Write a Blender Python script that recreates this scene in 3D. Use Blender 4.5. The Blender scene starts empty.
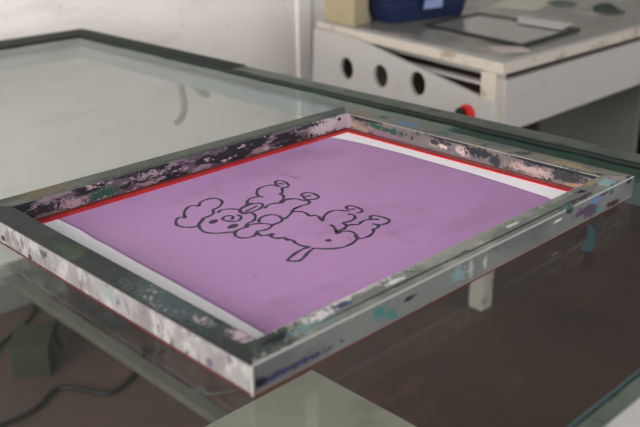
import bpy, bmesh, math, random
from mathutils import Vector, Matrix
random.seed(4)
S = 0.61            # metres per frame length
ZOFF = 1.25 * S     # height of the frame's top face above the floor
C = bpy.context.scene.collection

def P(x, y, z):
    return Vector((x * S, y * S, z * S + ZOFF))

# ------------------------------------------------------------------ helpers
def tag(o, label=None, cat=None, group=None, kind=None):
    if label: o['label'] = label
    if cat: o['category'] = cat
    if group: o['group'] = group
    if kind: o['kind'] = kind
    return o

def thing(name, loc, label, cat, group=None):
    o = bpy.data.objects.new(name, None); C.objects.link(o)
    o.empty_display_size = 0.05
    o.location = loc
    return tag(o, label, cat, group)

def link(name, bm, mats, parent=None, smooth=False, label=None):
    """bm is in world metres; the object's origin goes to the parent's base."""
    me = bpy.data.meshes.new(name)
    if parent is not None:
        base = parent.matrix_world.translation if parent.parent else parent.location
        bmesh.ops.translate(bm, verts=bm.verts, vec=-base)
    bmesh.ops.recalc_face_normals(bm, faces=bm.faces)
    bm.to_mesh(me); bm.free()
    if smooth:
        for p in me.polygons: p.use_smooth = True
    for m in (mats if isinstance(mats, (list, tuple)) else [mats]): me.materials.append(m)
    o = bpy.data.objects.new(name, me); C.objects.link(o)
    if parent is not None:
        if parent.parent is None: o.parent = parent
        else: o.parent = parent; o.matrix_parent_inverse = Matrix()
    if label: o['label'] = label
    return o

def sub(name, bm, mats, part, root, smooth=False, label=None):
    """a sub-part: child of a part whose own origin sits at the root's base"""
    o = link(name, bm, mats, root, smooth, label)
    o.parent = part
    return o

def prism(bm, pts, z0, z1, mi=0):
    """pts in frame units (x, y); z0 < z1"""
    a = [bm.verts.new(P(x, y, z0)) for x, y in pts]
    b = [bm.verts.new(P(x, y, z1)) for x, y in pts]
    fs = [bm.faces.new(a[::-1]), bm.faces.new(b)]
    n = len(pts)
    for i in range(n):
        j = (i + 1) % n
        fs.append(bm.faces.new((a[i], a[j], b[j], b[i])))
    for f in fs: f.material_index = mi
    return fs

def box(bm, x0, x1, y0, y1, z0, z1, mi=0):
    return prism(bm, [(x0, y0), (x1, y0), (x1, y1), (x0, y1)], z0, z1, mi)

def bevel(bm, w, seg=2, angle=0.5):
    es = [e for e in bm.edges if len(e.link_faces) == 2 and e.calc_face_angle(0) > angle]
    bmesh.ops.bevel(bm, geom=es, offset=w, segments=seg, profile=0.6, affect='EDGES')

def catmull(pts, n=6):
    out = []
    m = len(pts)
    closed = (Vector(pts[0]) - Vector(pts[-1])).length < 1e-6
    for i in range(m - 1):
        p1, p2 = Vector(pts[i]), Vector(pts[i + 1])
        p0 = Vector(pts[i - 1]) if i > 0 else (Vector(pts[-2]) if closed else p1)
        p3 = Vector(pts[i + 2]) if i + 2 < m else (Vector(pts[1]) if closed else p2)
        for k in range(n):
            t = k / n
            out.append(0.5 * ((2 * p1) + (p2 - p0) * t + (2 * p0 - 5 * p1 + 4 * p2 - p3) * t * t + (3 * p1 - p0 - 3 * p2 + p3) * t ** 3))
    out.append(Vector(pts[-1]))
    return out

def tube(bm, pts, r, sides=8, smooth_n=6):
    """pts world metres"""
    ps = catmull(pts, smooth_n) if smooth_n else [Vector(p) for p in pts]
    rings = []
    up = Vector((0.13, 0.21, 0.97)).normalized()
    for i, p in enumerate(ps):
        d = (ps[min(i + 1, len(ps) - 1)] - ps[max(i - 1, 0)]).normalized()
        a = d.cross(up)
        if a.length < 1e-3: a = d.cross(Vector((1, 0, 0)))
        a.normalize(); b = d.cross(a)
        rings.append([bm.verts.new(p + (a * math.cos(2 * math.pi * k / sides) + b * math.sin(2 * math.pi * k / sides)) * r) for k in range(sides)])
    for r0, r1 in zip(rings, rings[1:]):
        for k in range(sides):
            bm.faces.new((r0[k], r0[(k + 1) % sides], r1[(k + 1) % sides], r1[k]))
    bm.faces.new(rings[0][::-1]); bm.faces.new(rings[-1])

# ------------------------------------------------------------------ materials
def lin(c):
    return tuple(((v / 255) / 12.92 if v / 255 <= 0.04045 else ((v / 255 + 0.055) / 1.055) ** 2.4) for v in c) + (1.0,)

def mat(name, col, rough=0.6, metal=0.0, layers=(), spots=(), bump=0.0, bscale=300, spec=0.5, ior=1.45, var=0.0, vscale=40):
    """layers: (colour, scale, threshold, softness, (sx,sy,sz), seed [, rough])
       spots : ((x,y,z) metres in object space, (rx,ry,rz) metres, colour, raggedness)"""
    m = bpy.data.materials.new(name); m.use_nodes = True
    nt = m.node_tree; N = nt.nodes; L = nt.links
    b = N['Principled BSDF']
    b.inputs['Roughness'].default_value = rough; b.inputs['Metallic'].default_value = metal
    b.inputs['Specular IOR Level'].default_value = spec; b.inputs['IOR'].default_value = ior
    tc = N.new('ShaderNodeTexCoord')
    cur = None
    rgb = N.new('ShaderNodeRGB'); rgb.outputs[0].default_value = lin(col); cur = rgb.outputs[0]
    def mixc(fac, a, bcol):
        mx = N.new('ShaderNodeMix'); mx.data_type = 'RGBA'
        L.new(fac, mx.inputs[0]); L.new(a, mx.inputs[6]); mx.inputs[7].default_value = lin(bcol)
        return mx.outputs[2]
    def noise(scale, stretch, seed, detail=4.0, rgh=0.6):
        mp = N.new('ShaderNodeMapping'); mp.inputs['Scale'].default_value = stretch
        mp.inputs['Location'].default_value = (seed * 1.37, seed * 2.11, seed * 0.73)
        L.new(tc.outputs['Object'], mp.inputs[0])
        n = N.new('ShaderNodeTexNoise'); n.inputs['Scale'].default_value = scale; n.inputs['Detail'].default_value = detail
        n.inputs['Roughness'].default_value = rgh
        L.new(mp.outputs[0], n.inputs['Vector']); return n.outputs['Fac']
    if var:
        hs = N.new('ShaderNodeHueSaturation'); L.new(cur, hs.inputs['Color'])
        mr = N.new('ShaderNodeMapRange'); mr.inputs[1].default_value = 0.3; mr.inputs[2].default_value = 0.7
        mr.inputs[3].default_value = 1 - var; mr.inputs[4].default_value = 1 + var
        L.new(noise(vscale, (1, 1, 1), 3.3), mr.inputs[0]); L.new(mr.outputs[0], hs.inputs['Value']); cur = hs.outputs[0]
    rcur = None
    for ly in layers:
        c, sc, th, so, st, sd = ly[:6]
        mr = N.new('ShaderNodeMapRange'); mr.interpolation_type = 'SMOOTHSTEP'
        mr.inputs[1].default_value = th - so; mr.inputs[2].default_value = th + so
        L.new(noise(sc, st, sd), mr.inputs[0])
        cur = mixc(mr.outputs[0], cur, c)
    for ct, rad, c, rag in spots:
        sb = N.new('ShaderNodeVectorMath'); sb.operation = 'SUBTRACT'; L.new(tc.outputs['Object'], sb.inputs[0]); sb.inputs[1].default_value = ct
        dv = N.new('ShaderNodeVectorMath'); dv.operation = 'DIVIDE'; L.new(sb.outputs[0], dv.inputs[0]); dv.inputs[1].default_value = rad
        ln = N.new('ShaderNodeVectorMath'); ln.operation = 'LENGTH'; L.new(dv.outputs[0], ln.inputs[0])
        ad = N.new('ShaderNodeMath'); ad.operation = 'MULTIPLY_ADD'
        L.new(noise(210, (1, 1, 1), ct[0] * 10 + 1, 6.0, 0.75), ad.inputs[0]); ad.inputs[1].default_value = rag * 9; 
        L.new(ln.outputs['Value'], ad.inputs[2])
        mr = N.new('ShaderNodeMapRange'); mr.interpolation_type = 'SMOOTHSTEP'
        mr.inputs[1].default_value = 0.93 + 4.5 * rag; mr.inputs[2].default_value = 1.07 + 4.5 * rag
        mr.inputs[3].default_value = 1; mr.inputs[4].default_value = 0
        L.new(ad.outputs[0], mr.inputs[0])
        cur = mixc(mr.outputs[0], cur, c)
    L.new(cur, b.inputs['Base Color'])
    if bump:
        bp = N.new('ShaderNodeBump'); bp.inputs['Strength'].default_value = bump; bp.inputs['Distance'].default_value = 0.001
        L.new(noise(bscale, (1, 1, 1), 7.7), bp.inputs['Height']); L.new(bp.outputs[0], b.inputs['Normal'])
    return m

def glass_mat(name, tint, fres=1.5, rough=0.0):
    m = bpy.data.materials.new(name); m.use_nodes = True
    nt = m.node_tree; N = nt.nodes; L = nt.links
    N.remove(N['Principled BSDF'])
    t = N.new('ShaderNodeBsdfTransparent'); t.inputs[0].default_value = tint
    g = N.new('ShaderNodeBsdfGlossy'); g.inputs['Roughness'].default_value = rough
    f = N.new('ShaderNodeFresnel'); ge = N.new('ShaderNodeNewGeometry')
    mi = N.new('ShaderNodeMix'); mi.inputs[2].default_value = fres; mi.inputs[3].default_value = 1 / fres
    L.new(ge.outputs['Backfacing'], mi.inputs[0]); L.new(mi.outputs[0], f.inputs[0])
    mx = N.new('ShaderNodeMixShader')
    L.new(f.outputs[0], mx.inputs[0]); L.new(t.outputs[0], mx.inputs[1]); L.new(g.outputs[0], mx.inputs[2])
    L.new(mx.outputs[0], N['Material Output'].inputs[0])
    return m
STROKES = [[(0.2751,0.5271),(0.2725,0.5347),(0.272,0.5453),(0.2809,0.5615),(0.2934,0.5728),(0.3024,0.5721),(0.3044,0.5612)],[(0.3052,0.5638),(0.3173,0.585),(0.3356,0.6023),(0.3529,0.6084),(0.3611,0.596)],[(0.3598,0.5936),(0.3765,0.6102),(0.3964,0.6145),(0.413,0.6048),(0.4092,0.5815),(0.3896,0.5642),(0.3665,0.5588)],[(0.3675,0.5578),(0.3572,0.5431),(0.341,0.5369),(0.3271,0.5374),(0.3252,0.5289)],[(0.3271,0.5374),(0.3073,0.5202),(0.2896,0.5135),(0.2751,0.5271)],[(0.3019,0.5174),(0.291,0.4971),(0.2881,0.4774),(0.2999,0.4586),(0.3163,0.4479),(0.3274,0.4396)],[(0.3219,0.529),(0.3086,0.524),(0.3005,0.5155)],[(0.3645,0.539),(0.3794,0.5452),(0.3962,0.5367),(0.4046,0.5206),(0.3978,0.5058)],[(0.3609,0.4915),(0.3726,0.5002),(0.3717,0.51),(0.3631,0.5137),(0.352,0.5078),(0.3495,0.4966),(0.3556,0.485),(0.3659,0.4777),(0.3784,0.4837),(0.3852,0.4941),(0.3836,0.5029)],[(0.394,0.5026),(0.4066,0.4984),(0.4105,0.4853),(0.4038,0.471),(0.3875,0.4567),(0.3714,0.4549),(0.3571,0.4446)],[(0.3978,0.5094),(0.4036,0.5179),(0.4179,0.525),(0.4395,0.5268),(0.4568,0.5181),(0.4535,0.5063),(0.4367,0.4961),(0.4154,0.4946),(0.397,0.4977),(0.3978,0.5094)],[(0.4073,0.505),(0.4236,0.5079),(0.4432,0.5116)],[(0.326,0.4378),(0.3364,0.4431),(0.3529,0.4423),(0.3586,0.4396)],[(0.326,0.4378),(0.3178,0.4271),(0.3159,0.4133),(0.3257,0.4016),(0.341,0.3997),(0.3535,0.4091),(0.36,0.412)],[(0.3565,0.4385),(0.3663,0.4467),(0.3777,0.4431),(0.3916,0.4319),(0.3993,0.4137)],[(0.3885,0.442),(0.4016,0.4558),(0.4191,0.4602),(0.435,0.4507),(0.4342,0.4286),(0.4208,0.415),(0.3993,0.4137),(0.3841,0.4064),(0.3697,0.4066),(0.357,0.4119)],[(0.3547,0.4078),(0.3494,0.391),(0.3589,0.3842),(0.3703,0.3834)],[(0.3684,0.3839),(0.3596,0.3739),(0.3614,0.3611),(0.3711,0.3526),(0.3691,0.3422),(0.3734,0.3362)],[(0.4348,0.5336),(0.4497,0.5486),(0.4653,0.5537),(0.4797,0.5484),(0.4848,0.541)],[(0.4814,0.5505),(0.4889,0.5667),(0.5075,0.584),(0.5271,0.5885),(0.5449,0.5824),(0.5491,0.561)],[(0.4091,0.5232),(0.4222,0.528),(0.4361,0.5322),(0.4487,0.5304)],[(0.5621,0.5943),(0.5751,0.5915),(0.5767,0.5745),(0.5673,0.5544),(0.5554,0.5501),(0.5499,0.5559)],[(0.5614,0.5928),(0.556,0.5792),(0.5642,0.5748),(0.5637,0.5668)],[(0.5491,0.561),(0.5498,0.5729),(0.5546,0.5806)],[(0.5499,0.5559),(0.5353,0.5382),(0.527,0.5305),(0.52,0.5299),(0.5191,0.5188),(0.507,0.5039),(0.4929,0.4954),(0.4839,0.4896)],[(0.4443,0.4899),(0.458,0.4979),(0.4739,0.4982),(0.4889,0.4881),(0.4955,0.4926),(0.5086,0.4943),(0.517,0.4894)],[(0.4856,0.492),(0.4979,0.4963),(0.5118,0.4956),(0.5252,0.4816),(0.527,0.4709),(0.5346,0.4542)],[(0.5484,0.4963),(0.5648,0.4953),(0.5695,0.4812),(0.5638,0.4585),(0.5486,0.4551),(0.5409,0.4632)],[(0.5478,0.4951),(0.5432,0.482),(0.5523,0.4777),(0.5587,0.4782)],[(0.5379,0.4576),(0.5364,0.4697),(0.5418,0.4817)],[(0.5346,0.4542),(0.5203,0.4452),(0.5051,0.4476),(0.4816,0.4457),(0.4922,0.4461)],[(0.4816,0.4457),(0.4608,0.4316),(0.4418,0.4229),(0.4295,0.4202)],[(0.4723,0.4357),(0.4832,0.4243),(0.4833,0.4112),(0.478,0.396),(0.4851,0.3934),(0.4885,0.3834),(0.4821,0.3698),(0.4766,0.3584)],[(0.4766,0.3584),(0.491,0.3713),(0.515,0.3828),(0.5323,0.3809),(0.5429,0.3698),(0.5512,0.3577)],[(0.5613,0.3802),(0.5727,0.3766),(0.5752,0.3605),(0.5708,0.3437),(0.5606,0.3382),(0.5503,0.3425)],[(0.5608,0.3791),(0.5557,0.3678),(0.5614,0.3618),(0.5671,0.3591)],[(0.5358,0.3497),(0.541,0.341),(0.5365,0.3299),(0.5233,0.3219),(0.509,0.3215),(0.497,0.3249),(0.4942,0.3127),(0.4796,0.3041),(0.4636,0.3032)],[(0.4752,0.3371),(0.4718,0.3241),(0.463,0.3097),(0.4518,0.2954),(0.4642,0.3055)],[(0.4747,0.3004),(0.4857,0.3066),(0.4993,0.3088),(0.5123,0.2982),(0.524,0.3026),(0.5382,0.3032),(0.551,0.2959),(0.5534,0.2872)],[(0.5553,0.3102),(0.566,0.3069),(0.5713,0.2871),(0.5679,0.2689),(0.5511,0.2636),(0.539,0.2687),(0.5325,0.2816)],[(0.5547,0.3092),(0.5501,0.2984),(0.5544,0.2908),(0.5604,0.2892)],[(0.5384,0.2709),(0.5261,0.2613),(0.5147,0.2615),(0.5038,0.2526),(0.4853,0.2461),(0.4703,0.2478),(0.4629,0.2541)],[(0.4513,0.2959),(0.4655,0.2969),(0.4764,0.2884),(0.4767,0.2751),(0.4685,0.2609),(0.4548,0.25),(0.4338,0.2446),(0.4121,0.2471),(0.3914,0.2608),(0.3758,0.2823)],[(0.4695,0.2683),(0.4632,0.2538)],[(0.3769,0.2878),(0.3635,0.2911),(0.3427,0.2879),(0.3192,0.2803),(0.311,0.2751),(0.3137,0.2673),(0.3232,0.2599),(0.3376,0.2637),(0.3585,0.274),(0.3767,0.28)],[(0.3671,0.3753),(0.3696,0.3841),(0.3628,0.3798),(0.359,0.3696),(0.3625,0.3603),(0.3725,0.3541),(0.3719,0.3449),(0.3755,0.3328),(0.3709,0.3211),(0.3698,0.3033),(0.3769,0.2878)]]
EYES = [[(0.3204,0.5116),(0.3298,0.5172),(0.3391,0.5161),(0.3434,0.5099),(0.3355,0.5027),(0.3243,0.5007),(0.319,0.5062)],[(0.3289,0.4658),(0.3392,0.4716),(0.3505,0.4716),(0.3545,0.4624),(0.346,0.4562),(0.3348,0.4563),(0.3279,0.4618)],[(0.4141,0.2897),(0.4197,0.2922),(0.4256,0.2888),(0.4254,0.2821),(0.4185,0.2796),(0.4131,0.2839)]]
WORLD = 1.15; WIN = 115; EXPO = 0.17
H = 0.0458; RW = 0.0492; FD = 0.8089        # frame height, rail width, frame depth (units of the frame length)
UF = lambda x, y, z: (x * S, y * S, (z + H) * S)   # frame object space (root at the near corner's foot)

# ------------------------------------------------------------------ setting
M_wall = mat('wall_plaster', (224, 217, 210), 0.8, var=0.03, vscale=3,
             layers=[((170, 163, 155), 34, 0.665, 0.03, (1, 1, 3), 8), ((212, 205, 197), 3.5, 0.60, 0.08, (1, 1, 4), 5), ((196, 188, 180), 9, 0.69, 0.02, (1, 1, 7), 2)], bump=0.3, bscale=60)
M_floor = mat('floor_brown', (94, 73, 65), 0.75, var=0.08, vscale=4,
              layers=[((84, 68, 62), 3, 0.55, 0.1, (1, 1, 1), 1), ((104, 79, 69), 6, 0.62, 0.06, (1, 2, 1), 9)])
M_trim = mat('white_painted_trim', (226, 220, 214), 0.6)

ZF = -1.25
bm = bmesh.new(); box(bm, -6, 9.1, -5, 2.85, ZF - 0.1, ZF); tag(link('floor', bm, M_floor), kind='structure')
M_wall_high = mat('upper_wall_darkened', (92, 92, 88), 0.8, var=0.05, vscale=3)  # unseen upper wall, darkened so its reflection in the glass stays dark
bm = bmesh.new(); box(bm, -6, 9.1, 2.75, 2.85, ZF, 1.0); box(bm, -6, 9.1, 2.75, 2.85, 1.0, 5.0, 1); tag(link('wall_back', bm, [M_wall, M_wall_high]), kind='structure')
bm = bmesh.new(); box(bm, 9.0, 9.1, -5, 2.75, ZF, 5.0); tag(link('wall_right', bm, M_wall), kind='structure')
bm = bmesh.new(); box(bm, -2.2, 9.1, -3.2, 2.85, 5.0, 5.1); tag(link('ceiling', bm, mat('dark_ceiling', (84, 82, 78), .8)), kind='structure')
bm = bmesh.new(); box(bm, -6, 2.60, 2.735, 2.7499, ZF, ZF + .22); bevel(bm, .002, 1); tag(link('wall_foot_shade', bm, mat('wall_foot_shade_grey', (128, 130, 122), .6, var=.06)), kind='structure')  # added grey strip, paints shade onto the foot of the back wall
bm = bmesh.new(); box(bm, 2.62, 2.71, 2.732, 2.75, ZF, 5.0); bevel(bm, 0.015, 3); tag(link('trim_1', bm, M_trim), kind='structure')

# ------------------------------------------------------------------ glass topped table
M_glass = glass_mat('table_glass', (0.87, 0.895, 0.88, 1))
M_gedge = mat('glass_edge_green', (44, 78, 66), 0.15, layers=[((40, 75, 64), 60, 0.55, 0.1, (1, 1, 1), 2)])
M_rim = mat('rim_grey_green', (92, 99, 89), 0.45, bump=0.4, bscale=120,
            layers=[((80, 86, 78), 14, 0.52, 0.12, (1, 1, 1), 3), ((60, 66, 60), 40, 0.63, 0.04, (1, 1, 1), 6), ((140, 136, 120), 60, 0.72, 0.03, (1, 1, 1), 8)])
M_rimdark = mat('rim_dark_sealant', (24, 33, 28), 0.75, layers=[((60, 40, 38), 8, 0.68, 0.04, (1, 1, 1), 3)], bump=0.4)
M_apron = mat('apron_blue_grey', (128, 145, 149), 0.5, layers=[((112, 135, 142), 6, 0.5, 0.15, (1, 1, 1), 4), ((60, 110, 125), 22, 0.70, 0.05, (1, 1, 2), 7), ((165, 155, 120), 9, 0.70, 0.03, (1, 1, 1), 2)])
M_leg = mat('table_leg_steel', (96, 98, 94), 0.5, var=0.1)
M_stretch = mat('stretcher_grey', (96, 93, 84), 0.6, var=0.1, vscale=12)

GX0, GX1, GY0, GY1 = -1.0, 1.185, -0.325, 2.48
RX0, RX1, RY0, RY1 = -1.1, 1.272, -0.352, 2.62
GT = -H - 0.0006; GB = GT - 0.018
table = thing('glass_table', P(0.2, 1.1, ZF), 'large glass topped table with grey green rim, carrying the screen printing frame', 'table')
bm = bmesh.new(); fs = box(bm, GX0, GX1, GY0, GY1, GB, GT)
for f in fs[2:]: f.material_index = 1
link('glass_top', bm, [M_glass, M_gedge], table)
# rim strip all round the pane, with a dark bead of sealant along the glass
bm = bmesh.new()
e = 0.004
box(bm, GX1 + e, RX1, RY0, RY1, GB - 0.01, GT + 0.001)
box(bm, RX0, GX0 - e, RY0, RY1, GB - 0.01, GT + 0.001)
box(bm, GX0 - e, GX1 + e, GY1 + e, RY1, GB - 0.01, GT + 0.001)
box(bm, GX0 - e, GX1 + e, RY0, GY0 - e, GB - 0.01, GT + 0.001)
bevel(bm, 0.0012, 2)
rim = link('rim', bm, M_rim, table)
bm = bmesh.new()
def bead(a, b, w):
    pts = []
    n = 60
    for i in range(n + 1):
        t = i / n; x = a[0] + (b[0] - a[0]) * t; y = a[1] + (b[1] - a[1]) * t
        dx, dy = (b[0] - a[0], b[1] - a[1]); l = math.hypot(dx, dy)
        j = 0.0015 * math.sin(i * 1.7) + 0.0018 * math.sin(i * 0.63 + 1)
        pts.append(P(x + dy / l * j, y - dx / l * j, GT + 0.001))
    tube(bm, pts, w * S, 6, 2)
bead((GX1 + 0.003, GY0), (GX1 + 0.003, GY1 + 0.003), 0.008)
bead((GX0, GY1 + 0.004), (GX1 + 0.003, GY1 + 0.004), 0.0055)
sub('sealant_bead', bm, M_rimdark, rim, table, True)
# wide dark sealing tape wrapped over the far outer corner
bm = bmesh.new()
box(bm, 1.206, RX1 + 0.004, 1.55, RY1 + 0.004, GT - 0.03, GT + 0.004)
box(bm, RX0 - 0.004, 1.206, GY1 + 0.018, RY1 + 0.004, GT - 0.03, GT + 0.004)
sub('edge_tape', bm, M_rimdark, rim, table, label='dark green tape along the far end of the rim')
# apron rails under the glass
for (x0, x1, y0, y1) in ((1.165, 1.24, -0.3, 2.55), (-1.07, -0.995, -0.3, 2.55), (-0.995, 1.165, 2.465, 2.55), (-0.995, 1.165, -0.350, -0.30)):
    bm = bmesh.new(); box(bm, x0, x1, y0, y1, -0.127, GB - 0.0105); bevel(bm, 0.001, 1)
    link('apron_rail', bm, M_apron, table)
for (x, y) in ((-0.99, -0.26), (-0.99, 2.42), (1.2, -0.26)):
    bm = bmesh.new(); box(bm, x - 0.035, x + 0.035, y - 0.035, y + 0.035, ZF, -0.128); bevel(bm, 0.002, 1)
    link('leg', bm, M_leg, table)
bm = bmesh.new(); box(bm, -1.1, 1.272, -.47, -.3525, -.12, GT); bevel(bm, .002, 2); link('front_board', bm, mat('chalky_board_paint', (172, 168, 164), .7), table, label='white painted board along the near edge')
bm = bmesh.new(); tube(bm, [P(.81, 2.27, -1.076), P(.815, 2.26, -1.12), P(.80, 2.27, -1.18), P(.81, 2.25, ZF + .012)], .011 * S); link('strap', bm, mat('black_strap', (20, 21, 22), .7), table, True)
bm = bmesh.new(); box(bm, 0.785, 0.83, -0.22, 2.73, -1.075, -1.045); bevel(bm, 0.001, 1)
box(bm, -0.99, 1.2, -0.275, -0.225, -1.075, -1.045)
link('stretcher', bm, M_stretch, table)
M_wire = mat('grey_wire', (105, 104, 98), 0.5)
bm = bmesh.new(); tube(bm, [P(1.195, 1.80, -0.122), P(1.20, 1.826, -0.15), P(1.20, 1.815, -0.216), P(1.20, 1.835, -0.262), P(1.20, 1.872, -0.292)], 0.0125 * S); link('hook', bm, M_wire, table, True)
bm = bmesh.new(); tube(bm, [P(1.195, 1.765, -0.118), P(1.2, 1.74, -0.13), P(1.20, 1.705, -0.150), P(1.20, 1.672, -0.152)], 0.013 * S); link('hook', bm, M_wire, table, True)

# ------------------------------------------------------------------ the screen printing frame
frame = thing('screen_printing_frame', P(0, 0, -H), 'paint-stained metal screen printing frame with purple mesh, lying on the glass table', 'screen printing frame')
BLK = (26, 27, 32); MAU = (128, 106, 122); PNK = (186, 160, 160)
def sp(x, y, z, rx, ry, rz, c, rag=0.35): return (UF(x, y, z), (rx * S, ry * S, rz * S), c, rag)
# top faces
M_A_top = mat('rail_top_dark_green', (46, 50, 47), 0.55, bump=0.5, bscale=200, var=0.12, vscale=30,
    layers=[((36, 42, 42), 30, 0.56, 0.05, (1, 1, 1), 3), ((72, 80, 68), 22, 0.62, 0.05, (1, 1, 1), 8)],
    spots=[sp(.020, .222, 0, .012, .04, .02, (172, 150, 150), .6), sp(.030, .150, 0, .013, .035, .02, (185, 165, 162), .5), sp(.034, .265, 0, .011, .022, .02, (160, 150, 148), .7),
           sp(.022, .49, 0, .014, .035, .02, (54, 70, 50), .7), sp(.04, .07, 0, .012, .02, .02, (170, 150, 155), .6), sp(.03, .22, 0, .03, .1, .02, (66, 78, 80), .8) ])
M_A_out = mat('rail_side_pinkish_white', (116, 111, 109), 0.5, bump=0.4, bscale=150, var=0.07, vscale=25,
    layers=[((100, 94, 94), 26, 0.56, 0.08, (1, 1, 1), 1), ((132, 129, 126), 40, 0.58, 0.05, (1, 1.5, 1), 12), ((78, 68, 84), 75, 0.62, 0.03, (1, 2, .6), 5),
            ((58, 62, 68), 80, 0.645, 0.02, (1, 1.6, .7), 9), ((96, 118, 120), 40, 0.71, 0.03, (1, 1, 1), 15)],
    spots=[sp(0, .70, -.033, .01, .008, .006, (30, 30, 34), .2), sp(0, .60, -.040, .01, .007, .006, (34, 30, 34), .2), sp(0, .09, -.034, .01, .008, .006, (70, 70, 78), .3),
           sp(0, .54, -.015, .01, .014, .006, (50, 52, 58), .6), sp(0, .34, -.02, .01, .02, .008, (100, 112, 110), .8)])
M_B_top = mat('rail_top_aluminium', (146, 144, 135), 0.5, 0.1, bump=0.4, bscale=200, var=0.10, vscale=22,
    layers=[((112, 114, 108), 20, 0.53, 0.08, (.5, 1, 1), 3), ((174, 166, 160), 50, 0.63, 0.05, (.6, 1, 1), 6), ((66, 72, 72), 50, 0.63, 0.03, (.5, 1, 1), 9), ((120, 150, 152), 24, 0.69, 0.04, (1, 1, 1), 14)],
    spots=[sp(.05, .045, 0, .06, .05, .02, (58, 64, 62), .5), sp(.13, .022, 0, .045, .012, .02, (108, 128, 130), .5), sp(.065, .03, 0, .02, .009, .02, (30, 34, 34), .4),
           sp(.150, .034, 0, .022, .008, .02, (205, 192, 190), .7), sp(.20, .034, 0, .016, .006, .02, (60, 66, 98), .5), sp(.31, .03, 0, .02, .005, .02, (210, 205, 200), .6),
           sp(.30, .018, 0, .17, .0024, .02, (46, 42, 52), .12), sp(.60, .0145, 0, .20, .0022, .02, (40, 38, 44), .12), sp(.62, .03, 0, .02, .004, .02, (200, 196, 190), .5),
           sp(.24, .046, 0, .09, .005, .02, (195, 188, 188), .9), sp(.80, .012, 0, .05, .005, .02, (70, 50, 72), .5),
           sp(.93, .022, 0, .02, .012, .02, (135, 168, 172), .6), sp(.90, .040, 0, .016, .008, .02, (158, 138, 96), .5), sp(.845, .030, 0, .014, .005, .02, (34, 34, 38), .7),
           sp(.97, .02, 0, .02, .02, .02, (150, 142, 138), .6), sp(.985, .004, 0, .008, .006, .02, (18, 30, 32), .2), sp(.92, .004, 0, .008, .005, .02, (30, 90, 88), .3)])
M_B_out = mat('rail_side_aluminium', (117, 117, 114), 0.45, 0.15, bump=0.25, bscale=200, var=0.08, vscale=14,
    layers=[((94, 94, 94), 12, 0.55, 0.1, (.5, 1, 1), 2), ((138, 136, 132), 40, 0.68, 0.02, (1, 1, .6), 4), ((64, 66, 70), 60, 0.69, 0.02, (1, 1, 1), 11)],
    spots=[sp(.05, 0, -.032, .085, .01, .004, (50, 50, 84), .6), sp(.012, 0, -.031, .012, .01, .008, (24, 26, 32), .3), sp(.245, 0, -.016, .014, .01, .010, (66, 118, 112), .8), sp(.27, 0, -.03, .012, .01, .008, (70, 118, 112), .8),
           sp(.31, 0, -.018, .012, .01, .004, (40, 42, 46), .4), sp(.46, 0, -.02, .007, .01, .014, (158, 162, 158), .6), sp(.50, 0, -.022, .005, .01, .013, (166, 168, 162), .6), sp(.425, 0, -.02, .016, .01, .012, (120, 148, 148), .8),
           sp(.81, 0, -.022, .035, .01, .008, (80, 62, 84), .5), sp(.84, 0, -.030, .022, .01, .012, (80, 62, 82), .5), sp(.855, 0, -.010, .02, .01, .008, (104, 122, 156), .5), sp(.88, 0, -.006, .02, .01, .003, (78, 58, 84), .4),
           sp(.865, 0, -.033, .010, .01, .006, (60, 130, 128), .5), sp(.72, 0, -.014, .014, .01, .003, (205, 200, 194), .4), sp(.912, 0, -.010, .008, .01, .005, (28, 92, 90), .3), sp(.92, 0, -.037, .022, .01, .006, (44, 34, 36), .6), sp(.979, 0, -.006, .009, .01, .0055, (14, 24, 26), .2)])
M_C_top = mat('rail_top_olive', (96, 98, 88), 0.5, 0.1, bump=0.4, bscale=200, var=0.1, vscale=20,
    layers=[((74, 80, 76), 18, 0.54, 0.07, (.5, 1, 1), 4), ((60, 68, 68), 40, 0.63, 0.04, (.4, 1, 1), 8)],
    spots=[sp(.12, .79, 0, .05, .02, .02, (100, 88, 62), .6), sp(.03, .80, 0, .06, .02, .02, (58, 68, 62), .5), sp(.55, .765, 0, .3, .006, .02, (58, 60, 60), .9)])
M_C_in = mat('rail_inside_black_mauve', (84, 74, 80), 0.4, bump=0.8, bscale=120, var=0.15, vscale=40,
    layers=[((128, 110, 118), 60, 0.50, 0.03, (.4, 1, 1.5), 2), ((78, 56, 76), 60, 0.57, 0.03, (.5, 1, 1.4), 10), ((24, 25, 30), 52, 0.51, 0.015, (.4, 1, 1.6), 6), ((160, 142, 148), 90, 0.62, 0.02, (.5, 1, 1.5), 13)],
    spots=[sp(.88, .76, -.02, .05, .01, .022, (180, 166, 170), .5), sp(.945, .76, -.02, .03, .01, .03, (172, 158, 164), .3), sp(.82, .76, -.008, .05, .01, .005, (30, 32, 38), .7), sp(.93, .76, -.012, .006, .01, .004, (24, 26, 32), .3),
           sp(.24, .76, -.028, .035, .01, .010, (28, 72, 54), .8), sp(.165, .76, -.03, .03, .01, .010, (158, 132, 138), .8), sp(.09, .76, -.028, .05, .01, .012, (28, 26, 32), .7), sp(.10, .76, -.04, .06, .01, .005, (116, 98, 100), .7), sp(.36, .76, -.016, .04, .01, .006, (140, 126, 130), .9)])
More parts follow.
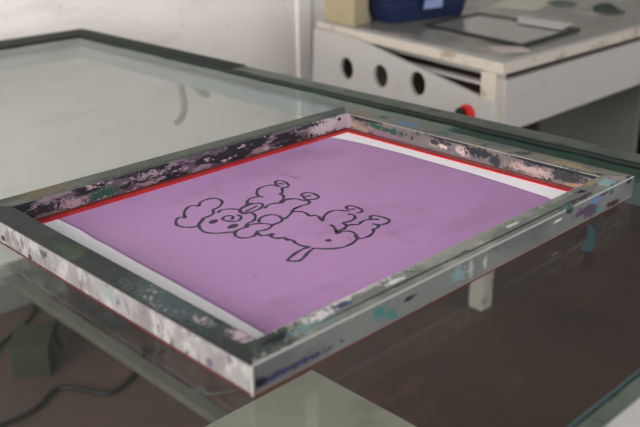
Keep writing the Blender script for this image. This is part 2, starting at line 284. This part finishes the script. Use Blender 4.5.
M_D_top = mat('rail_top_brown_grey', (120, 116, 106), 0.5, 0.05, bump=0.4, bscale=200, var=0.12, vscale=30,
    layers=[((98, 102, 98), 24, 0.54, 0.06, (1, .5, 1), 5), ((92, 120, 132), 22, 0.66, 0.04, (1, .6, 1), 9), ((54, 62, 66), 60, 0.62, 0.03, (1, .6, 1), 12), ((160, 146, 130), 40, 0.70, 0.03, (1, .7, 1), 17)],
    spots=[sp(.978, .575, 0, .014, .035, .02, (88, 124, 146), .5), sp(.985, .66, 0, .008, .016, .02, (38, 82, 84), .5), sp(.978, .465, 0, .008, .014, .02, (50, 96, 98), .5), sp(.97, .12, 0, .012, .05, .02, (158, 138, 110), .8)])
M_D_in = mat('rail_inside_brown_mauve', (92, 82, 80), 0.45, bump=0.7, bscale=130, var=0.12, vscale=30,
    layers=[((92, 84, 86), 22, 0.52, 0.06, (1, .5, 1), 3), ((128, 106, 96), 36, 0.58, 0.05, (1, .4, 1.4), 8), ((34, 34, 38), 52, 0.595, 0.03, (1, .6, 1), 12)],
    spots=[sp(.95, .70, -.004, .012, .065, .0075, (22, 24, 28), .2), sp(.95, .755, -.022, .01, .02, .03, (132, 116, 122), .4), sp(.95, .66, -.014, .01, .03, .006, (20, 58, 44), .6), sp(.95, .605, -.02, .01, .045, .008, (20, 54, 42), .7), sp(.95, .63, -.03, .01, .05, .006, (104, 78, 92), .7),
           sp(.95, .385, -.020, .01, .022, .011, (170, 144, 140), .6), sp(.95, .445, -.022, .01, .012, .005, (172, 152, 148), .4), sp(.95, .345, -.015, .01, .04, .012, (24, 27, 32), .6), sp(.95, .30, -.026, .01, .016, .012, (30, 34, 40), .5), sp(.95, .43, -.003, .012, .07, .0045, (24, 26, 28), .4),
           sp(.95, .20, -.024, .01, .05, .009, (150, 126, 124), .7), sp(.95, .215, -.012, .01, .014, .006, (44, 48, 56), .4), sp(.95, .115, -.018, .01, .038, .015, (34, 34, 38), .5), sp(.95, .085, -.036, .01, .035, .008, (140, 108, 88), .7), sp(.95, .14, -.003, .012, .13, .0065, (14, 16, 18), .2)])
M_alu = mat('aluminium_edge_highlight', (170, 169, 165), 0.4, 0.3)  # bare aluminium edge, made paler to paint in its highlight line
M_dark_arris = mat('worn_dark_edge', (36, 36, 34), 0.5)
M_weld = mat('corner_weld', (140, 136, 133), 0.45, 0.2, layers=[((120, 100, 100), 60, 0.6, 0.05, (1, 1, 1), 3)])

def rail(corners, z0, z1, mats, arris_top_out):
    """corners: outer a, outer b, inner b, inner a (mitred); side 0 outer, 2 inner"""
    bm = bmesh.new()
    fs = prism(bm, corners, z0, z1, 0)
    fs[0].material_index = 1; fs[1].material_index = 0
    fs[2].material_index = 1; fs[4].material_index = 2; fs[3].material_index = 1; fs[5].material_index = 1
    # hollow extrusion: soft 1.2 mm corner radii along the length
    top = fs[1]
    es = []
    for e in bm.edges:
        if len(e.link_faces) == 2 and not (e.link_faces[0] in (fs[3], fs[5]) or e.link_faces[1] in (fs[3], fs[5])):
            es.append(e)
    r = bmesh.ops.bevel(bm, geom=es, offset=0.0014, segments=2, profile=0.6, affect='EDGES', clamp_overlap=True, material=3)
    return link('frame_rail', bm, mats, frame)
w = RW; F0 = -H + 0.0004
rail([(0, FD), (0, 0), (w, w), (w, FD - w)], F0, 0, [M_A_top, M_A_out, M_A_out, M_dark_arris], None)
rail([(0, 0), (1, 0), (1 - w, w), (w, w)], F0, 0, [M_B_top, M_B_out, M_B_out, M_alu], None)
rail([(1, FD), (0, FD), (w, FD - w), (1 - w, FD - w)], F0, 0, [M_C_top, M_C_top, M_C_in, M_C_top], None)
rail([(1, 0), (1, FD), (1 - w, FD - w), (1 - w, w)], F0, 0, [M_D_top, M_B_out, M_D_in, M_D_top], None)
# weld bead on the near vertical corner
bm = bmesh.new(); tube(bm, [P(0.0006, 0.0006, z) for z in (F0, -0.03, -0.015, -0.0015)], 0.0028 * S, 8, 3); link('corner_weld', bm, M_weld, frame, True)
# paint drip blob on the near rail's top edge
bm = bmesh.new(); bmesh.ops.create_icosphere(bm, subdivisions=3, radius=1)
for v in bm.verts: v.co = P(0.757, 0.004, -0.002) + Vector((v.co.x * 0.0085, v.co.y * 0.0050, v.co.z * 0.0068 * (1 + 0.15 * math.sin(3 * v.co.x))))
link('paint_blob', bm, mat('dark_teal_paint', (34, 50, 56), 0.35, layers=[((52, 74, 76), 120, 0.58, 0.05, (1, 1, 1), 2)], bump=0.4), frame, True, 'dark teal lump of dried paint')
# stretched mesh: white polyester, purple emulsion, red glue line
M_mesh = mat('white_polyester_mesh', (248, 242, 246), 0.55, bump=0.15, bscale=900)
M_emul = mat('purple_emulsion', (178, 134, 180), 0.42, bump=0.12, bscale=500, var=0.035, vscale=7,
    layers=[((170, 127, 171), 9, 0.60, 0.08, (1, 2, 1), 3), ((156, 116, 150), 14, 0.68, 0.05, (2, 1, 1), 8), ((178, 132, 150), 18, 0.73, 0.05, (1, 1, 1), 21)])
M_emul_edge = mat('thin_purple_emulsion_edge', (160, 116, 158), 0.45)
M_ink = mat('stencil_line_dark', (62, 52, 68), 0.5)
M_red = mat('red_glue_line', (186, 40, 44), 0.4, var=0.12, vscale=60, bump=0.3)
M_reddk = mat('red_brown_glue', (92, 38, 36), 0.5, var=0.2, vscale=50)
bm = bmesh.new(); box(bm, w + .0003, 1 - w - .0003, w + .0003, FD - w - .0003, F0, -0.0450)
meshp = link('mesh', bm, M_mesh, frame, label='white mesh stretched across the frame')
def outline(e):
    L = [(.1353 - e, .7395), (.1375 - e, .66), (.133 - e, .60), (.1335 - e, .5568), (.130 - e, .45), (.129 - e, .3379), (.1268 - e, .27), (.1251 - e, .2028), (.121 - e, .1107), (.118 - e, .053),
         (.30, .0515), (.6, .0512), (.86, .0525), (.8752 + e, .1227), (.884 + e, .22), (.8909 + e, .3212), (.893 + e, .42), (.894 + e, .5255), (.889 + e, .64), (.8766 + e, .728), (.868 + e, .7395)]
    return L
bm = bmesh.new(); prism(bm, outline(0.006), -0.0450, -0.04485); sub('emulsion_edge', bm, M_emul_edge, meshp, frame)
bm = bmesh.new(); prism(bm, outline(0.0), -0.04485, -0.0446); sub('emulsion', bm, M_emul, meshp, frame, label='purple emulsion coating with a dark line drawing')
bm = bmesh.new()
a = w + .0004; g = 0.018
box(bm, a, 1 - a, FD - a - 0.020, FD - a, -0.0450, -0.0432)
box(bm, a, 1 - a, a, a + g, -0.0450, -0.0442)
box(bm, a, a + g, a + g, FD - a - 0.020, -0.0450, -0.0442)
box(bm, 1 - a - 0.013, 1 - a, a + g, FD - a - 0.020, -0.0450, -0.0432)
link('glue_line', bm, M_red, frame, label='red glue line around the inside of the frame')
bm = bmesh.new()
box(bm, a, 1 - a, FD - a - 0.0035, FD - a, -0.0432, -0.0395)
box(bm, 1 - a - 0.0035, 1 - a, a, FD - a - 0.004, -0.0432, -0.0375)
link('glue_fillet', bm, M_reddk, frame)
bm = bmesh.new()
for q in ((-0.0012, 1.0012, -0.0012, 0.004), (-0.0012, 0.004, 0.004, FD)): box(bm, *q, -H - 0.0003, F0 + 0.0008)
link('glue_edge', bm, M_reddk, frame, label='dark red glue along the underside edge')
# the drawing
zt = -0.0446
bm = bmesh.new()
def ribbon(pts, wd):
    ps = catmull([(x, y, 0) for x, y in pts], 5)
    L = []; R = []
    for i, p in enumerate(ps):
        d = ps[min(i + 1, len(ps) - 1)] - ps[max(i - 1, 0)]
        if d.length < 1e-9: d = Vector((1, 0, 0))
        d.normalize(); nx, ny = -d.y, d.x
        k = wd * (0.9 + 0.15 * math.sin(i * 0.7)) * (0.75 if i in (0, len(ps) - 1) else 1)
        L.append((p.x + nx * k, p.y + ny * k)); R.append((p.x - nx * k, p.y - ny * k))
    zz = zt + 0.00008 + 0.00012 * random.random()
    vt = [(bm.verts.new(P(*l, zz)), bm.verts.new(P(*r_, zz))) for l, r_ in zip(L, R)]
    for (l0, r0), (l1, r1) in zip(vt, vt[1:]): bm.faces.new((l0, r0, r1, l1))
for s in STROKES: ribbon(s, 0.0035)
for s in EYES:
    ps = catmull([(x, y, 0) for x, y in s], 4)[:-1]
    bm.faces.new([bm.verts.new(P(p.x, p.y, zt + 0.0002)) for p in ps])
bmesh.ops.recalc_face_normals(bm, faces=bm.faces)
for f in bm.faces:
    if f.normal.z < 0: f.normal_flip()
sub('line_drawing', bm, M_ink, meshp, frame, label='dark outline drawing of a curly poodle')

# ------------------------------------------------------------------ desk behind
CAM = (-0.60434, -0.75661, 0.59089); K = 0.9866
def D(x, y, z=None):
    X = CAM[0] + K * (x - CAM[0]); Y = CAM[1] + K * (y - CAM[1])
    return (X, Y) if z is None else (X, Y, CAM[2] + K * (z - CAM[2]))
DZ = D(0, 0, -.155)[2]
Apt = Vector(D(2.311, 1.209)); Bpt = Vector(D(2.527, 2.493)); tv = (Bpt - Apt).normalized(); nv = Vector((tv.y, -tv.x))
def FR(s, off=0.0):
    p = Apt + tv * s * K + nv * off; return (p.x, p.y)
zk = lambda z: D(0, 0, z)[2]
M_desk = mat('white_desk_paint', (180, 176, 171), 0.5, var=0.03, vscale=6, layers=[((176, 168, 158), 8, 0.66, 0.05, (1, 1, 2), 4), ((120, 88, 70), 30, 0.78, 0.02, (1, 1, 1), 11)])
M_deskedge = mat('rusty_white_edge', (194, 184, 172), 0.5, layers=[((160, 138, 120), 18, 0.62, 0.06, (1, 1, 1), 4), ((110, 70, 52), 36, 0.70, 0.03, (1, 1, 1), 7)])
M_desktop = mat('stained_grey_desk_top', (120, 117, 108), 0.3, var=0.08, vscale=5,
    layers=[((98, 95, 87), 6, 0.50, 0.1, (1, 1, 1), 3), ((146, 140, 130), 9, 0.58, 0.07, (1, 1, 1), 8), ((160, 128, 118), 14, 0.70, 0.05, (1, 1, 1), 12), ((70, 80, 70), 10, 0.74, 0.04, (1, 1, 1), 19)])
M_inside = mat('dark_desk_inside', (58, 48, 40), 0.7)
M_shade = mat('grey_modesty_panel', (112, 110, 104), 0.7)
desk = thing('desk', P(Apt.x + .9, Apt.y + .6, ZF), 'old white desk with three round holes in its front, behind the glass table', 'desk')
XE = 4.3
bm = bmesh.new(); plan = [FR(0, 0), (XE, Apt.y - .012), (XE, 2.50), FR(1.305, 0)]
fs = prism(bm, plan, zk(-.201), DZ - .0015, 0)
for f in fs[2:]: f.material_index = 1
bevel(bm, 0.003, 2)
top = link('desk_top', bm, [M_desk, M_deskedge], desk)
ins = [FR(.05, .055), (XE - .06, Apt.y + .03), (XE - .06, 2.45), FR(1.26, .055)]
bm = bmesh.new(); prism(bm, ins, DZ - .0014, DZ); sub('glass_cover', bm, M_desktop, top, desk, label='stained grey surface sheet')
# front panel with round holes, cut as a curve with inner loops
def panel_with_holes(poly, holes, thick):
    cu = bpy.data.curves.new('tmp_curve', 'CURVE'); cu.dimensions = '2D'; cu.fill_mode = 'BOTH'; cu.extrude = thick / 2
    loops = [poly] + [[(cx + r * math.cos(2 * math.pi * k / 28), cy + r * math.sin(2 * math.pi * k / 28)) for k in range(28)] for cx, cy, r in holes]
    for lp in loops:
        spn = cu.splines.new('POLY'); spn.points.add(len(lp) - 1); spn.use_cyclic_u = True
        for i, (a_, b_) in enumerate(lp): spn.points[i].co = (a_ * S, b_ * S, 0, 1)
    ob = bpy.data.objects.new('tmp_curve', cu); C.objects.link(ob)
    dg = bpy.context.evaluated_depsgraph_get(); dg.update()
    me = bpy.data.meshes.new_from_object(ob.evaluated_get(dg))
    bm_ = bmesh.new(); bm_.from_mesh(me)
    bpy.data.objects.remove(ob); bpy.data.curves.remove(cu); bpy.data.meshes.remove(me)
    return bm_
poly = [(1.30, -.186), (.98, -.186), (.025, -.316), (.034, -.50), (1.33, -.55)]
holes = [(1.0215, -.348, .054), (.7542, -.338, .054), (.4912, -.3246, .054)]
bm = panel_with_holes(poly, holes, 0.011)
for v in bm.verts:
    s_, z_, t_ = v.co.x / S, v.co.y / S, v.co.z / S
    x_, y_ = FR(s_, -0.012 + t_)
    v.co = P(x_, y_, zk(z_))
link('front_panel', bm, M_desk, desk, label='white front panel slipping down, with three round holes')
# dark carcass behind the opening, with pale runners
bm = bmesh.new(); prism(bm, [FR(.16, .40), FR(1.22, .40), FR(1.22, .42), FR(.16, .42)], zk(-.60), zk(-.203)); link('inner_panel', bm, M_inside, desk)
for s0, s1, z in ((.07, 1.2, -.262), (.07, 1.2, -.235)):
    bm = bmesh.new()
    o_ = .10 if z > -.25 else .03
    prism(bm, [FR(s0, o_), FR(s1, o_), FR(s1, o_ + .035), FR(s0, o_ + .035)], zk(z - .012), zk(z)); link('runner', bm, M_desk, desk)
# side apron, left side, back panel
bm = bmesh.new(); prism(bm, [FR(.02, .04), (XE - .05, Apt.y + .02), (XE - .05, Apt.y + .05), FR(.045, .04)], zk(-.455), zk(-.234)); bevel(bm, .002, 1); link('side_panel', bm, M_desk, desk)
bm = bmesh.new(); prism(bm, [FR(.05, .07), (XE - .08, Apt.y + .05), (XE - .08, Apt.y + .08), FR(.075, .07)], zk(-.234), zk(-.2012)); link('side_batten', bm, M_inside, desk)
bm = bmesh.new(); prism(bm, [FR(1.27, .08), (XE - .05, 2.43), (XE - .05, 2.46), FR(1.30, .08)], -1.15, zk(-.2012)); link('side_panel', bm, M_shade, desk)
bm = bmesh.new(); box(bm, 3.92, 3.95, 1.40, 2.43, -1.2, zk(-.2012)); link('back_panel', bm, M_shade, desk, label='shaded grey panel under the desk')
for (x, y) in ((Apt.x - .005, Apt.y + .03), (XE - .1, Apt.y + .05), (Bpt.x + .04, Bpt.y - .06), (XE - .1, 2.36)):
    bm = bmesh.new(); box(bm, x, x + .07, y, y + .07, ZF + .01, zk(-.2012)); bevel(bm, .003, 1)
    lg = link('leg', bm, M_deskedge, desk)
    bm = bmesh.new(); box(bm, x + .006, x + .064, y + .006, y + .064, ZF, ZF + .0102); sub('leg_cap', bm, mat('worn_leg_cap', (120, 116, 104), .6), lg, desk)
# red knob with a black centre low on the front panel
def disc(bm, s_, z_, r, o0, o1, n=24):
    c0 = []; c1 = []
    for k in range(n):
        a_ = 2 * math.pi * k / n
        q = s_ + r * math.cos(a_); zz = zk(z_ + r * math.sin(a_))
        c0.append(bm.verts.new(P(*FR(q, o0), zz))); c1.append(bm.verts.new(P(*FR(q, o1), zz)))
    bm.faces.new(c0); bm.faces.new(c1[::-1])
    for k in range(n): bm.faces.new((c0[k], c0[(k + 1) % n], c1[(k + 1) % n], c1[k]))
bm = bmesh.new(); disc(bm, .166, -.392, .042, -.021, -.036); bevel(bm, .002, 2)
kn = link('knob', bm, mat('red_plastic', (206, 36, 34), .35), desk, label='round red knob with a black centre')
bm = bmesh.new(); disc(bm, .186, -.394, .029, -.036, -.050); bevel(bm, .002, 2)
sub('knob_centre', bm, mat('black_plastic', (22, 22, 24), .4), kn, desk)

# ------------------------------------------------------------------ things on the desk
def flat(bm, pts, z0, z1): prism(bm, [D(*p) for p in pts], z0, z1)
bm = bmesh.new(); flat(bm, [(2.535, 2.24), (2.645, 2.25), (2.70, 2.49), (2.58, 2.49)], DZ + .0005, DZ + .16); bevel(bm, .003, 2)
cb = thing('cardboard_box', P(*D(2.61, 2.36), DZ), 'cream cardboard box standing on the left end of the desk', 'box')
link('carton', bm, mat('cream_cardboard', (160, 146, 116), .7, var=.06, layers=[((160, 140, 104), 12, .64, .05, (1, 1, 1), 3)]), cb)
bm = bmesh.new(); flat(bm, [(2.60, 2.238), (2.618, 2.24), (2.668, 2.492), (2.65, 2.492)], DZ + .1602, DZ + .1625); link('tape', bm, mat('brown_tape', (150, 124, 84), .4), cb)
# blue plastic tray with rounded corners
tray = thing('plastic_tray', P(*D(2.95, 2.34), DZ), 'dark blue rounded plastic tray beside the cream box on the desk', 'tray')
def rrect(cx, cy, hx, hy, r, n=6):
    out = []
    for qx, qy, a0 in ((1, 1, 0), (-1, 1, 90), (-1, -1, 180), (1, -1, 270)):
        for k in range(n + 1):
            a_ = math.radians(a0 + 90 * k / n); out.append((cx + qx * (hx - r) + r * math.cos(a_), cy + qy * (hy - r) + r * math.sin(a_)))
    return out
bm = bmesh.new()
prof = [(0.0, .86), (.005, .88), (.09, .97), (.12, 1.0), (.125, 1.03), (.118, 1.03), (.112, 1.0), (.09, .94), (.014, .84)]
rings = []
ca = math.radians(-12)
for z_, k_ in prof:
    ring = []
    for (x_, y_) in rrect(0, 0, .275 * k_, .13 * k_, .07 * k_):
        X_ = 2.96 + x_ * math.cos(ca) - y_ * math.sin(ca); Y_ = 2.20 + x_ * math.sin(ca) + y_ * math.cos(ca)
        ring.append(bm.verts.new(P(*D(X_, Y_), DZ + .0005 + z_)))
    rings.append(ring)
for r0, r1 in zip(rings, rings[1:]):
    n = len(r0)
    for k in range(n): bm.faces.new((r0[k], r0[(k + 1) % n], r1[(k + 1) % n], r1[k]))
bm.faces.new(rings[0][::-1]); bm.faces.new(rings[-1])
link('body', bm, mat('navy_plastic', (27, 36, 66), .35, var=.1), tray, True)
bm = bmesh.new()
x0_, y0_ = D(2.91, 2.078)
for q in [(-.045, .0), (.05, -.022)]: pass
vs = [bm.verts.new(P(x0_ - .055, y0_ - .012, DZ + .062)), bm.verts.new(P(x0_ + .055, y0_ - .036, DZ + .062)), bm.verts.new(P(x0_ + .052, y0_ - .046, DZ + .108)), bm.verts.new(P(x0_ - .056, y0_ - .022, DZ + .108))]
vb = [bm.verts.new(v.co + Vector((.0005, .002, 0))) for v in vs]
bm.faces.new(vs); bm.faces.new(vb[::-1])
for i in range(4): bm.faces.new((vs[i], vs[(i + 1) % 4], vb[(i + 1) % 4], vb[i]))
link('sticker', bm, mat('pale_blue_sticker', (132, 142, 178), .5), tray)
# glass picture frame lying flat
pf = thing('picture_frame', P(*D(2.9, 1.65), DZ), 'thin black rectangular frame lying flat in the middle of the desk', 'frame')
q4 = [Vector(D(*p)) for p in ((2.767, 1.991), (2.622, 1.328), (3.135, 1.357), (3.22, 2.00))]
cen = sum(q4, Vector((0, 0))) / 4
inn = [cen + (p - cen) * .92 for p in q4]
bm = bmesh.new()
for i in range(4):
    j = (i + 1) % 4
    prism(bm, [tuple(q4[i]), tuple(q4[j]), tuple(inn[j]), tuple(inn[i])], DZ + .0004, DZ + .012)
link('border', bm, mat('black_border', (34, 36, 36), .5), pf)
bm = bmesh.new(); prism(bm, [tuple(p) for p in inn], DZ + .0004, DZ + .006); link('pane', bm, mat('grey_pane', (128, 126, 118), .18, var=.06, vscale=8), pf)
M_paper = mat('white_paper', (206, 200, 200), .7)
def sheet(name, pts, z, m, label, cat, group=None, th=.003):
    bm = bmesh.new(); flat(bm, pts, DZ + z, DZ + z + th); tag(link(name, bm, m), label, cat, group)
sheet('paper_strip', [(3.236, 1.771), (3.077, 1.66), (3.051, 1.40), (3.212, 1.445)], .0125, M_paper, 'white paper strip lying across the far edge of the black frame on the desk', 'paper', 'loose papers on the desk')
sheet('paper_scrap', [(2.545, 1.447), (2.477, 1.344), (2.575, 1.262), (2.64, 1.337)], .0006, mat('pinkish_paper', (196, 178, 172), .7), 'small pinkish paper scrap near the front corner of the desk', 'paper', 'loose papers on the desk')
sheet('paper_sheet', [(3.9, 2.25), (3.5, 2.1), (3.55, 1.85), (3.95, 1.95)], .0006, mat('offwhite_paper', (196, 190, 176), .7), 'off-white paper sheet far back on the desk', 'paper', 'loose papers on the desk')
M_rag = mat('dark_green_cloth', (52, 62, 58), .8)
def lump(name, cx, cy, rx, ry, h, ang, m, label, cat, group='rags on the desk'):
    bm = bmesh.new(); bmesh.ops.create_icosphere(bm, subdivisions=4, radius=1)
    for v in bm.verts:
        x_, y_, z_ = v.co
        k_ = 1 + .18 * math.sin(5 * x_ + 2 * y_) + .12 * math.sin(7 * y_ + 1)
        xx = x_ * rx * k_; yy = y_ * ry * k_
        v.co = P(*[a_ + b_ for a_, b_ in zip(D(cx, cy), (xx * math.cos(ang) - yy * math.sin(ang), xx * math.sin(ang) + yy * math.cos(ang)))], DZ + .0005 + max(0, z_ * h * (1 + .3 * math.sin(9 * x_))))
    tag(link(name, bm, m, None, True), label, cat, group)
lump('rag', 3.75, 1.56, .05, .10, .03, -.5, M_rag, 'dark green rag lying toward the right back of the desk', 'rag')
lump('rag', 3.80, 1.86, .06, .07, .018, .3, mat('faded_green_cloth', (84, 92, 86), .8), 'faded green rag lying behind the dark green rag on the desk', 'rag')

# flat teal streak on the glass beside the frame
bm = bmesh.new()
lp = [(.806, -.012), (.816, -.016), (.795, -.034), (.770, -.050), (.750, -.060), (.730, -.072), (.708, -.076), (.698, -.068), (.704, -.058), (.720, -.052), (.750, -.044), (.780, -.028)]
prism(bm, lp, GT, GT + .0006)
link('glass_streak', bm, mat('teal_streak_tone', (52, 74, 76), .4, var=.2), table, label='teal streak on the glass')
# black cabinet added to stand in for the darkness beyond the desk
shade_root = thing('shade_block', P(4.8, 1.5, ZF), 'black cabinet added in place of the shade past the right end of the desk', 'shade_block')
M_blk = mat('shade_block_black', (24, 23, 24), .7)
bm = bmesh.new(); box(bm, 4.55, 5.1, .6, 2.4, ZF, -.32); bevel(bm, .004, 1); link('body', bm, M_blk, shade_root)
bm = bmesh.new(); box(bm, 4.53, 4.5499, .63, 2.37, ZF + .05, -.35); dr = link('door', bm, M_blk, shade_root)
bm = bmesh.new(); box(bm, 4.50, 4.5299, 1.42, 1.45, -.75, -.6); sub('handle', bm, M_wire, dr, shade_root)

# ------------------------------------------------------------------ under the table
M_lid = mat('pale_grey_green_lid', (176, 169, 156), .6, var=.06, vscale=6, layers=[((160, 154, 141), 8, .58, .08, (1, 1, 1), 4)])
bx = thing('storage_chest', P(.25, .2, ZF), 'pale grey green flat-topped chest standing under the near end of the glass table', 'chest')
bm = bmesh.new(); box(bm, -.08, .708, -.19, .644, -.64, -.60); bevel(bm, .002, 1); link('lid', bm, M_lid, bx)
bm = bmesh.new(); box(bm, -.06, .69, -.17, .625, ZF, -.6402); link('body', bm, M_lid, bx)
M_cab_pale = mat('pale_cable', (80, 78, 66), .5)
M_cab_dark = mat('black_cable', (26, 26, 28), .5)
def cable(name, pts, r, m, label, group=None):
    bm = bmesh.new(); tube(bm, [P(x, y, ZF + .004 + r) for x, y in pts], r * S, 8, 6)
    return tag(link(name, bm, m, None, True), label, 'cable', group)
c1 = thing('cable', P(1.0, 1.6, ZF), 'pale thin cable curled in a loop on the floor under the table', 'cable')
bm = bmesh.new(); tube(bm, [P(x, y, ZF + .010) for x, y in ((1.239, 1.954), (1.117, 1.956), (1.024, 1.902), (0.975, 1.753), (0.987, 1.643), (1.035, 1.547), (1.135, 1.492), (1.24, 1.493), (1.4, 1.56))], .0085 * S); link('cord', bm, M_cab_pale, c1, True)
bm = bmesh.new(); box(bm, .985, 1.025, 1.56, 1.595, ZF, ZF + .03); bevel(bm, .002, 1); link('plug', bm, mat('grey_plug', (96, 96, 88), .5), c1)
cable('cable', [(.30, 2.05), (.413, 2.142), (.50, 2.25), (.60, 2.42), (.84, 2.58), (.92, 2.7)], .009, M_cab_dark, 'black cable running along the floor to the wall, left of the green box', 'black cables on the floor')
cable('cable', [(.30, 1.93), (.419, 1.913), (.529, 1.924), (.64, 1.987), (.694, 1.942), (.767, 1.82), (.882, 1.849), (1.0, 1.94), (1.04, 2.0)], .009, M_cab_dark, 'black cable curving across the open floor in front of the dull green box', 'black cables on the floor')
gb = thing('storage_box', P(.68, 2.2, ZF), 'dull green box on the floor beneath the far left of the glass table', 'box')
bm = bmesh.new(); prism(bm, [(.57, 2.19), (.68, 2.10), (.78, 2.24), (.68, 2.33)], ZF, ZF + .12); bevel(bm, .004, 1); link('body', bm, mat('dull_green_plastic', (44, 48, 28), .6, var=.15), gb)
bm = bmesh.new(); prism(bm, [(.56, 2.19), (.68, 2.09), (.79, 2.24), (.68, 2.34)], ZF + .1201, ZF + .14); link('lid', bm, mat('dull_yellow_lid', (50, 52, 32), .6), gb)

bm = bmesh.new(); bmesh.ops.create_icosphere(bm, subdivisions=4, radius=1)
for v in bm.verts:
    x_, y_, z_ = v.co
    k_ = 1 + .12 * math.sin(4 * x_ + 3 * y_) + .06 * math.sin(9 * z_ + 5 * x_)
    v.co = P(1.15 + .20 * x_ * k_, 2.36 + .27 * y_ * k_, ZF + max(.0, .13 + .15 * z_ * k_))
shade_lump = thing('shade_lump', P(1.15, 2.36, ZF), 'slumped black bag added to darken the floor by the wall under the table', 'shade_lump')  # black lump added to darken the floor under the table
M_shade_lump = mat('shade_lump_black', (30, 32, 31), .85, bump=.4, bscale=30)
link('body', bm, M_shade_lump, shade_lump, True)
bm = bmesh.new(); tube(bm, [P(1.05, 2.30, ZF + .25), P(1.05, 2.31, ZF + .36), P(1.15, 2.33, ZF + .40), P(1.24, 2.34, ZF + .36), P(1.25, 2.34, ZF + .25)], .012 * S); link('handle', bm, M_shade_lump, shade_lump, True)
# ------------------------------------------------------------------ light
wd = bpy.data.worlds.new('room_light'); bpy.context.scene.world = wd; wd.use_nodes = True
wd.node_tree.nodes['Background'].inputs[0].default_value = (0.95, 0.98, 1.0, 1)
wd.node_tree.nodes['Background'].inputs[1].default_value = WORLD
def area(name, loc, target, sx, sy, power, col=(1, 1, 1)):
    l = bpy.data.lights.new(name, 'AREA'); l.shape = 'RECTANGLE'; l.size = sx; l.size_y = sy; l.energy = power; l.color = col
    o = bpy.data.objects.new(name, l); C.objects.link(o); o.location = loc
    o.rotation_euler = (Vector(target) - Vector(loc)).to_track_quat('-Z', 'Y').to_euler(); return o
area('window_light', (-2.3, 0.0, 1.48), (1.2, 1.5, 0.9), 2.0, 1.55, WIN, (1.0, 0.99, 0.975))

# ------------------------------------------------------------------ camera
yaw, pitch, roll = 0.80405289, 0.37944495, -0.01587621
fw = Vector((math.cos(yaw) * math.cos(pitch), math.sin(yaw) * math.cos(pitch), -math.sin(pitch)))
r0 = Vector((math.sin(yaw), -math.cos(yaw), 0)); u0 = r0.cross(fw)
rr = r0 * math.cos(roll) + u0 * math.sin(roll); uu = -r0 * math.sin(roll) + u0 * math.cos(roll)
cd = bpy.data.cameras.new('camera'); cam = bpy.data.objects.new('camera', cd); C.objects.link(cam)
Mx = Matrix((rr, uu, -fw)).transposed().to_4x4(); Mx.translation = P(*CAM)
cam.matrix_world = Mx
cd.sensor_width = 36; cd.lens = 878.8486 / 640 * 36; cd.clip_start = 0.02
cd.dof.use_dof = True; cd.dof.focus_distance = 1.08; cd.dof.aperture_fstop = 5.4
sc = bpy.context.scene; sc.camera = cam
sc.view_settings.view_transform = 'Standard'; sc.view_settings.look = 'None'; sc.view_settings.gamma = 1
sc.view_settings.use_curve_mapping = False; sc.view_settings.exposure = EXPO
